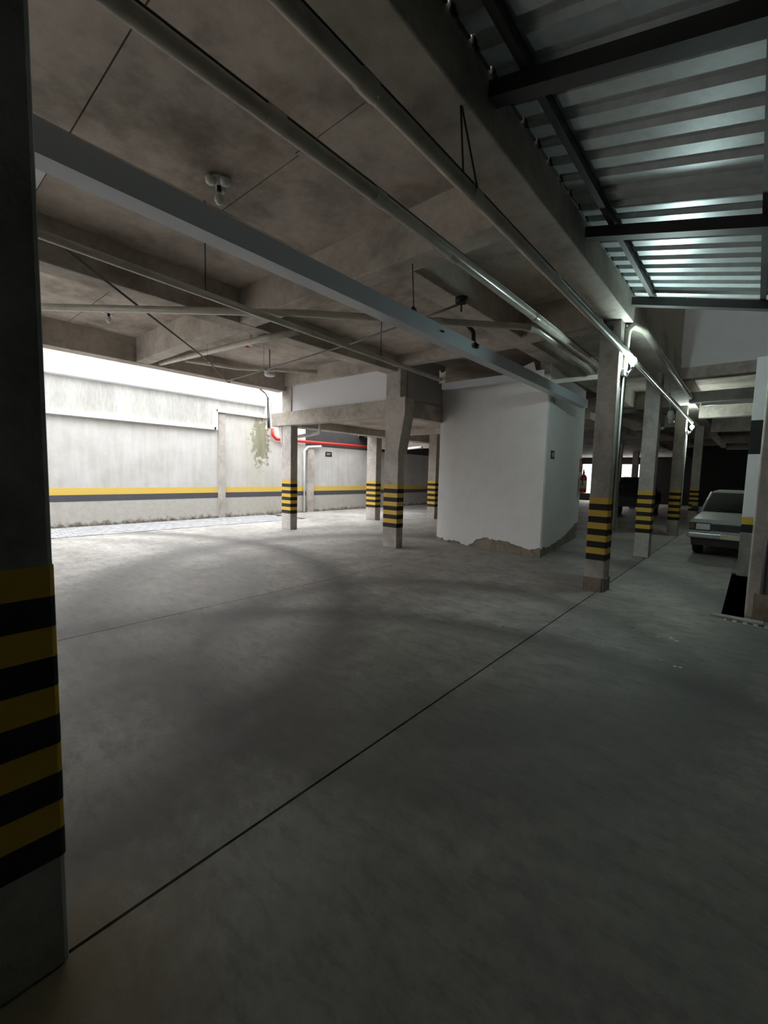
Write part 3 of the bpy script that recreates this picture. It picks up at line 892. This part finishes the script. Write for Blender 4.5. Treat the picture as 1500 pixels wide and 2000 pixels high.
lit_lamp(-1.44, 7.0, 3.32, 'bulb', 'glowing white bulb on the near striped column under the pipes')
lit_lamp(-1.53, 15.6, 3.24, 'bulb_far', 'farther glowing bulb on a column deep in the garage', 0.055)
e = tag(empty('emergency_light', (-1.56, 11.75, 2.95)), 'unlit oval emergency light hanging beside the second column', 'lamp')
tl = Matrix.Rotation(0.9, 3, 'X')
adopt(e, lathe('housing', [(0.01, -0.19), (0.05, -0.17), (0.07, -0.08), (0.072, 0.08), (0.05, 0.17), (0.01, 0.19)], (-1.56, 11.75, 3.09), 'white_plastic', tilt=tl, seg=16))
adopt(e, lathe('rim', [(0.076, -0.012), (0.08, 0.0), (0.076, 0.012)], (-1.56, 11.75, 3.09), 'chrome', tilt=tl, seg=16))
adopt(e, tube('cord', [(-1.57, 11.78, 3.16), (-1.6, 11.8, 3.3), (-1.62, 11.76, 3.5), (-1.62, 11.76, ZB)], 0.006, 'white_plastic', seg=6))
adopt(e, box('bracket', -1.63, -1.61, 11.7, 11.82, 3.5, 3.62, 'white_plastic'))

# ------------------------------------------------------------------ signs and extinguisher
def on_core(s, z, out=0.0):
    p, q_ = Vector((B_[0], B_[1], 0)), Vector((C_[0], C_[1], 0))
    d = (q_ - p)
    n = Vector((d.y, -d.x, 0)).normalized()
    return p + d * s + n * (t + out) + Vector((0, 0, z)), d.normalized(), n


def plate(name, s, z, w, h, th, mat, out=0.0):
    c, d, n = on_core(s, z, out)
    V = [c + d * a + n * b + Vector((0, 0, k)) for a in (-w / 2, w / 2) for b in (0, th) for k in (-h / 2, h / 2)]
    return link(name, V, BOXF, mat)


sg = tag(empty('wall_sign', on_core(0.12, 2.14)[0]), 'small black framed sign on the shaded side of the white core', 'sign')
adopt(sg, plate('frame', 0.125, 2.14, 0.3, 0.17, 0.012, 'black'))
adopt(sg, plate('face', 0.125, 2.14, 0.2, 0.085, 0.004, 'grey_wall', 0.012))
fs = tag(empty('fire_sign', on_core(0.955, 2.0)[0]), 'red fire sign above the extinguisher', 'sign')
adopt(fs, plate('panel', 0.955, 2.02, 0.2, 0.36, 0.01, 'red'))
adopt(fs, plate('pictogram', 0.955, 2.05, 0.07, 0.16, 0.003, 'label', 0.01))
adopt(fs, plate('pictogram', 0.955, 1.9, 0.12, 0.03, 0.003, 'label', 0.01))
ex = tag(empty('fire_extinguisher', on_core(0.97, 1.3, 0.09)[0]), 'red fire extinguisher hung at the far corner of the white core', 'extinguisher')
ec, ed, en = on_core(0.965, 1.27, 0.1)
adopt(ex, lathe('cylinder', [(0.075, 0.0), (0.085, 0.02), (0.085, 0.4), (0.07, 0.46), (0.03, 0.5)], ec, 'red'))
adopt(ex, lathe('label_wrap', [(0.0865, 0.12), (0.0865, 0.34)], ec, 'label', seg=20))
adopt(ex, lathe('valve', [(0.022, 0.5), (0.022, 0.56), (0.012, 0.58)], ec, 'blackplastic', seg=10))
adopt(ex, tube('hose', [ec + Vector((0, 0, .56)), ec - ed * 0.08 + Vector((0, 0, .64)), ec - ed * 0.14 + Vector((0, 0, .5)), ec - ed * 0.13 + Vector((0, 0, .2))], 0.012, 'blackplastic', seg=8))
adopt(ex, link('handle', [ec + Vector((0, 0, .57)) + ed * a + en * b + Vector((0, 0, k)) for a in (-0.02, 0.1) for b in (-.012, .012) for k in (0, .02)], BOXF, 'blackplastic'))
sg2 = tag(empty('wall_plate', (-14, 12.65, 2.44)), 'small black lettered plate on the recess wall', 'sign')
adopt(sg2, box('plate', -14.0, -13.985, 12.48, 12.84, 2.33, 2.53, 'black'))
adopt(sg2, box('lettering_strip', -13.985, -13.983, 12.54, 12.78, 2.44, 2.47, 'label'))
adopt(sg2, box('lettering_strip', -13.985, -13.983, 12.54, 12.72, 2.39, 2.41, 'label'))


# ------------------------------------------------------------------ cars
def loft(name, sections, mat, parent, closed=True):
    """sections: list of lists of (x,y,z), same length"""
    V, Fc = [], []
    n = len(sections[0])
    for s in sections:
        V += s
    for i in range(len(sections) - 1):
        for j in range(n - 1):
            a = i * n + j
            Fc.append((a, a + 1, a + 1 + n, a + n))
    Fc.append(tuple(range(n)))
    Fc.append(tuple(range((len(sections) - 1) * n, len(sections) * n)))
    o = link(name, V, Fc, mat)
    o.parent = parent
    return o


def car(loc, rotz, paint_mat, label, w=1.58, detail=True, tall=1.0):
    """boxy sedan, front at -y, local origin at front centre on the ground"""
    c = tag(empty('car', loc), label, 'car')
    hw = w / 2
    def ring(y, zlo, zsh, ztop, wi):
        # half widths: sill, widest, shoulder
        return [(-hw * .93, y, zlo), (-hw, y, zlo + .18), (-hw, y, zsh - .06), (-hw * .96, y, zsh), (-wi, y, ztop), (wi, y, ztop), (hw * .96, y, zsh), (hw, y, zsh - .06), (hw, y, zlo + .18), (hw * .93, y, zlo)]
    secs = [ring(0.06, .42, .74, .76, hw * .9), ring(0.12, .32, .80, .83, hw * .9), ring(.6, .28, .86, .90, hw * .88), ring(1.2, .28, .9, .955, hw * .88), ring(2.2, .28, .92, .955, hw * .9),
            ring(3.3, .28, .92, .955, hw * .9), ring(3.95, .32, .88, .93, hw * .88), ring(4.1, .42, .8, .84, hw * .86)]
    body = loft('body', secs, paint_mat, c)
    def gr(y, z, wi):
        return [(-wi, y, z), (wi, y, z)]
    # greenhouse: pillars + roof as one shell, glass panes as parts
    zr_ = 1.42
    roofp = [(-.62, 1.78, zr_ - .03), (.62, 1.78, zr_ - .03), (.62, 3.0, zr_), (-.62, 3.0, zr_)]
    V = []
    for (x, y, z) in roofp:
        V.append((x, y, z))
    for (x, y, z) in roofp:
        V.append((x * .96, y + (.05 if y < 2 else -.05), z + .035))
    rf = link('roof', V, [(0, 1, 2, 3), (4, 5, 6, 7), (0, 1, 5, 4), (1, 2, 6, 5), (2, 3, 7, 6), (3, 0, 4, 7)], paint_mat)
    rf.parent = c
    base = [(-.71, 1.12, .95), (.71, 1.12, .95), (.7, 3.5, .95), (-.7, 3.5, .95)]
    def pane(name, a, b, c_, d, mat, inset):
        P = [Vector(v) for v in (a, b, c_, d)]
        m = sum(P, Vector()) / 4
        Q = [m + (p - m) * inset for p in P]
        nrm = (Q[1] - Q[0]).cross(Q[3] - Q[0]).normalized() * 0.012
        o = link(name, [q - nrm for q in Q] + [q + nrm for q in Q], [(0, 1, 2, 3), (4, 5, 6, 7), (0, 1, 5, 4), (1, 2, 6, 5), (2, 3, 7, 6), (3, 0, 4, 7)], mat)
        o.parent = c
        return o
    pane('windshield', base[0], base[1], roofp[1], roofp[0], 'glass', .97)
    pane('rear_window', base[2], base[3], roofp[3], roofp[2], 'glass', .97)
    pane('side_window', base[3], base[0], roofp[0], roofp[3], 'glass', .96)
    pane('side_window', base[1], base[2], roofp[2], roofp[1], 'glass', .96)
    for (a, b) in zip(base, roofp):
        o = tube('roof_pillar', [a, b], .032, paint_mat, seg=8)
        o.parent = c
    for sx in (-1, 1):
        for y in (.72, 3.35):
            wl = lathe('wheel', [(.17, -.08), (.27, -.085), (.29, -.05), (.29, .05), (.27, .085), (.17, .08)], (sx * (hw - .12), y, .29), 'rubber', axis='x', seg=22)
            wl.parent = c
            hb = lathe('hubcap', [(.16, -.09), (.15, .09)], (sx * (hw - .12), y, .29), 'chrome', axis='x', seg=16)
            hb.parent = wl
    if detail:
        g = box('grille', -hw * .5, hw * .5, .02, .1, .6, .74, 'blackplastic'); g.parent = c
        for i in range(3):
            s = box('grille_bar', -hw * .48, hw * .48, .012, .03, .625 + i * .04, .63 + i * .04, 'conduit'); s.parent = g
        for sx in (-1, 1):
            z_ = box('lamp_bezel', min(sx * hw * .48, sx * hw * .985), max(sx * hw * .48, sx * hw * .985), .02, .14, .585, .755, 'blackplastic', None, .01); z_.parent = c
            h = box('headlamp', min(sx * hw * .5, sx * hw * .82), max(sx * hw * .5, sx * hw * .82), .004, .03, .605, .735, 'lens', None, .008); h.parent = z_
            k = box('indicator', min(sx * hw * .85, sx * hw * .965), max(sx * hw * .85, sx * hw * .965), .01, .03, .61, .73, 'amber', None, .006); k.parent = z_
            mr = box('mirror', min(sx * (hw + .02), sx * (hw + .16)), max(sx * (hw + .02), sx * (hw + .16)), 1.3, 1.38, .98, 1.08, 'blackplastic', None, .015); mr.parent = c
        bp_ = box('bumper', -hw * 1.0, hw * 1.0, -.06, .1, .42, .54, 'chrome', None, .025); bp_.parent = c
        lp = box('licence_plate', -.2, .2, -.075, -.06, .44, .53, 'label'); lp.parent = c
        va = box('valance', -hw * .92, hw * .92, .06, .3, .24, .44, 'blackplastic', None, .02); va.parent = c
        for sx in (-1, 1):
            wp = tube('wiper', [(sx * .1 + .1, 1.1, .965), (sx * .1 - .32, 1.2, 1.03)], .008, 'blackplastic', seg=6); wp.parent = c
        sd = tube('side_trim', [(-hw - .004, .3, .6), (-hw - .004, 3.8, .6)], .012, 'blackplastic', seg=6); sd.parent = c
    c.rotation_euler = (0, 0, rotz)
    c.scale = (1, 1, tall)
    return c


car((-0.28, 11.72, 0), math.radians(-3), 'car_paint', 'dusty old white sedan parked nose-out behind the painted pillar')
car((-4.0, 20.5, 0), math.radians(4), 'car_dark', 'tall dark parked car in front of the bright far opening', w=1.75, detail=False, tall=1.24)
car((-0.2, 18.5, 0), math.radians(0), 'car_dark', 'dark car parked behind the dusty white sedan', detail=False)

# ------------------------------------------------------------------ white flecks on the floor near the drain
for cx, cy, n, lab in ((-0.6, 5.38, 5, 'cluster of white flecks on the floor nearer the drain channel'), (-0.47, 4.53, 3, 'few white flecks on the floor farther from the drain channel')):
    fl = tag(empty('white_flecks', (cx, cy, 0)), lab, 'debris')  # thin white polygons laid on the floor
    for i in range(n):
        x, y = cx + random.uniform(-.12, .12), cy + random.uniform(-.09, .09)
        poly = [(x + random.uniform(.012, .03) * math.cos(a), y + random.uniform(.008, .02) * math.sin(a)) for a in (0.2, 1.3, 2.4, 3.6, 4.9)]
        adopt(fl, prism('fleck', poly, 'z', 0.0, 0.004, 'white_clean'))
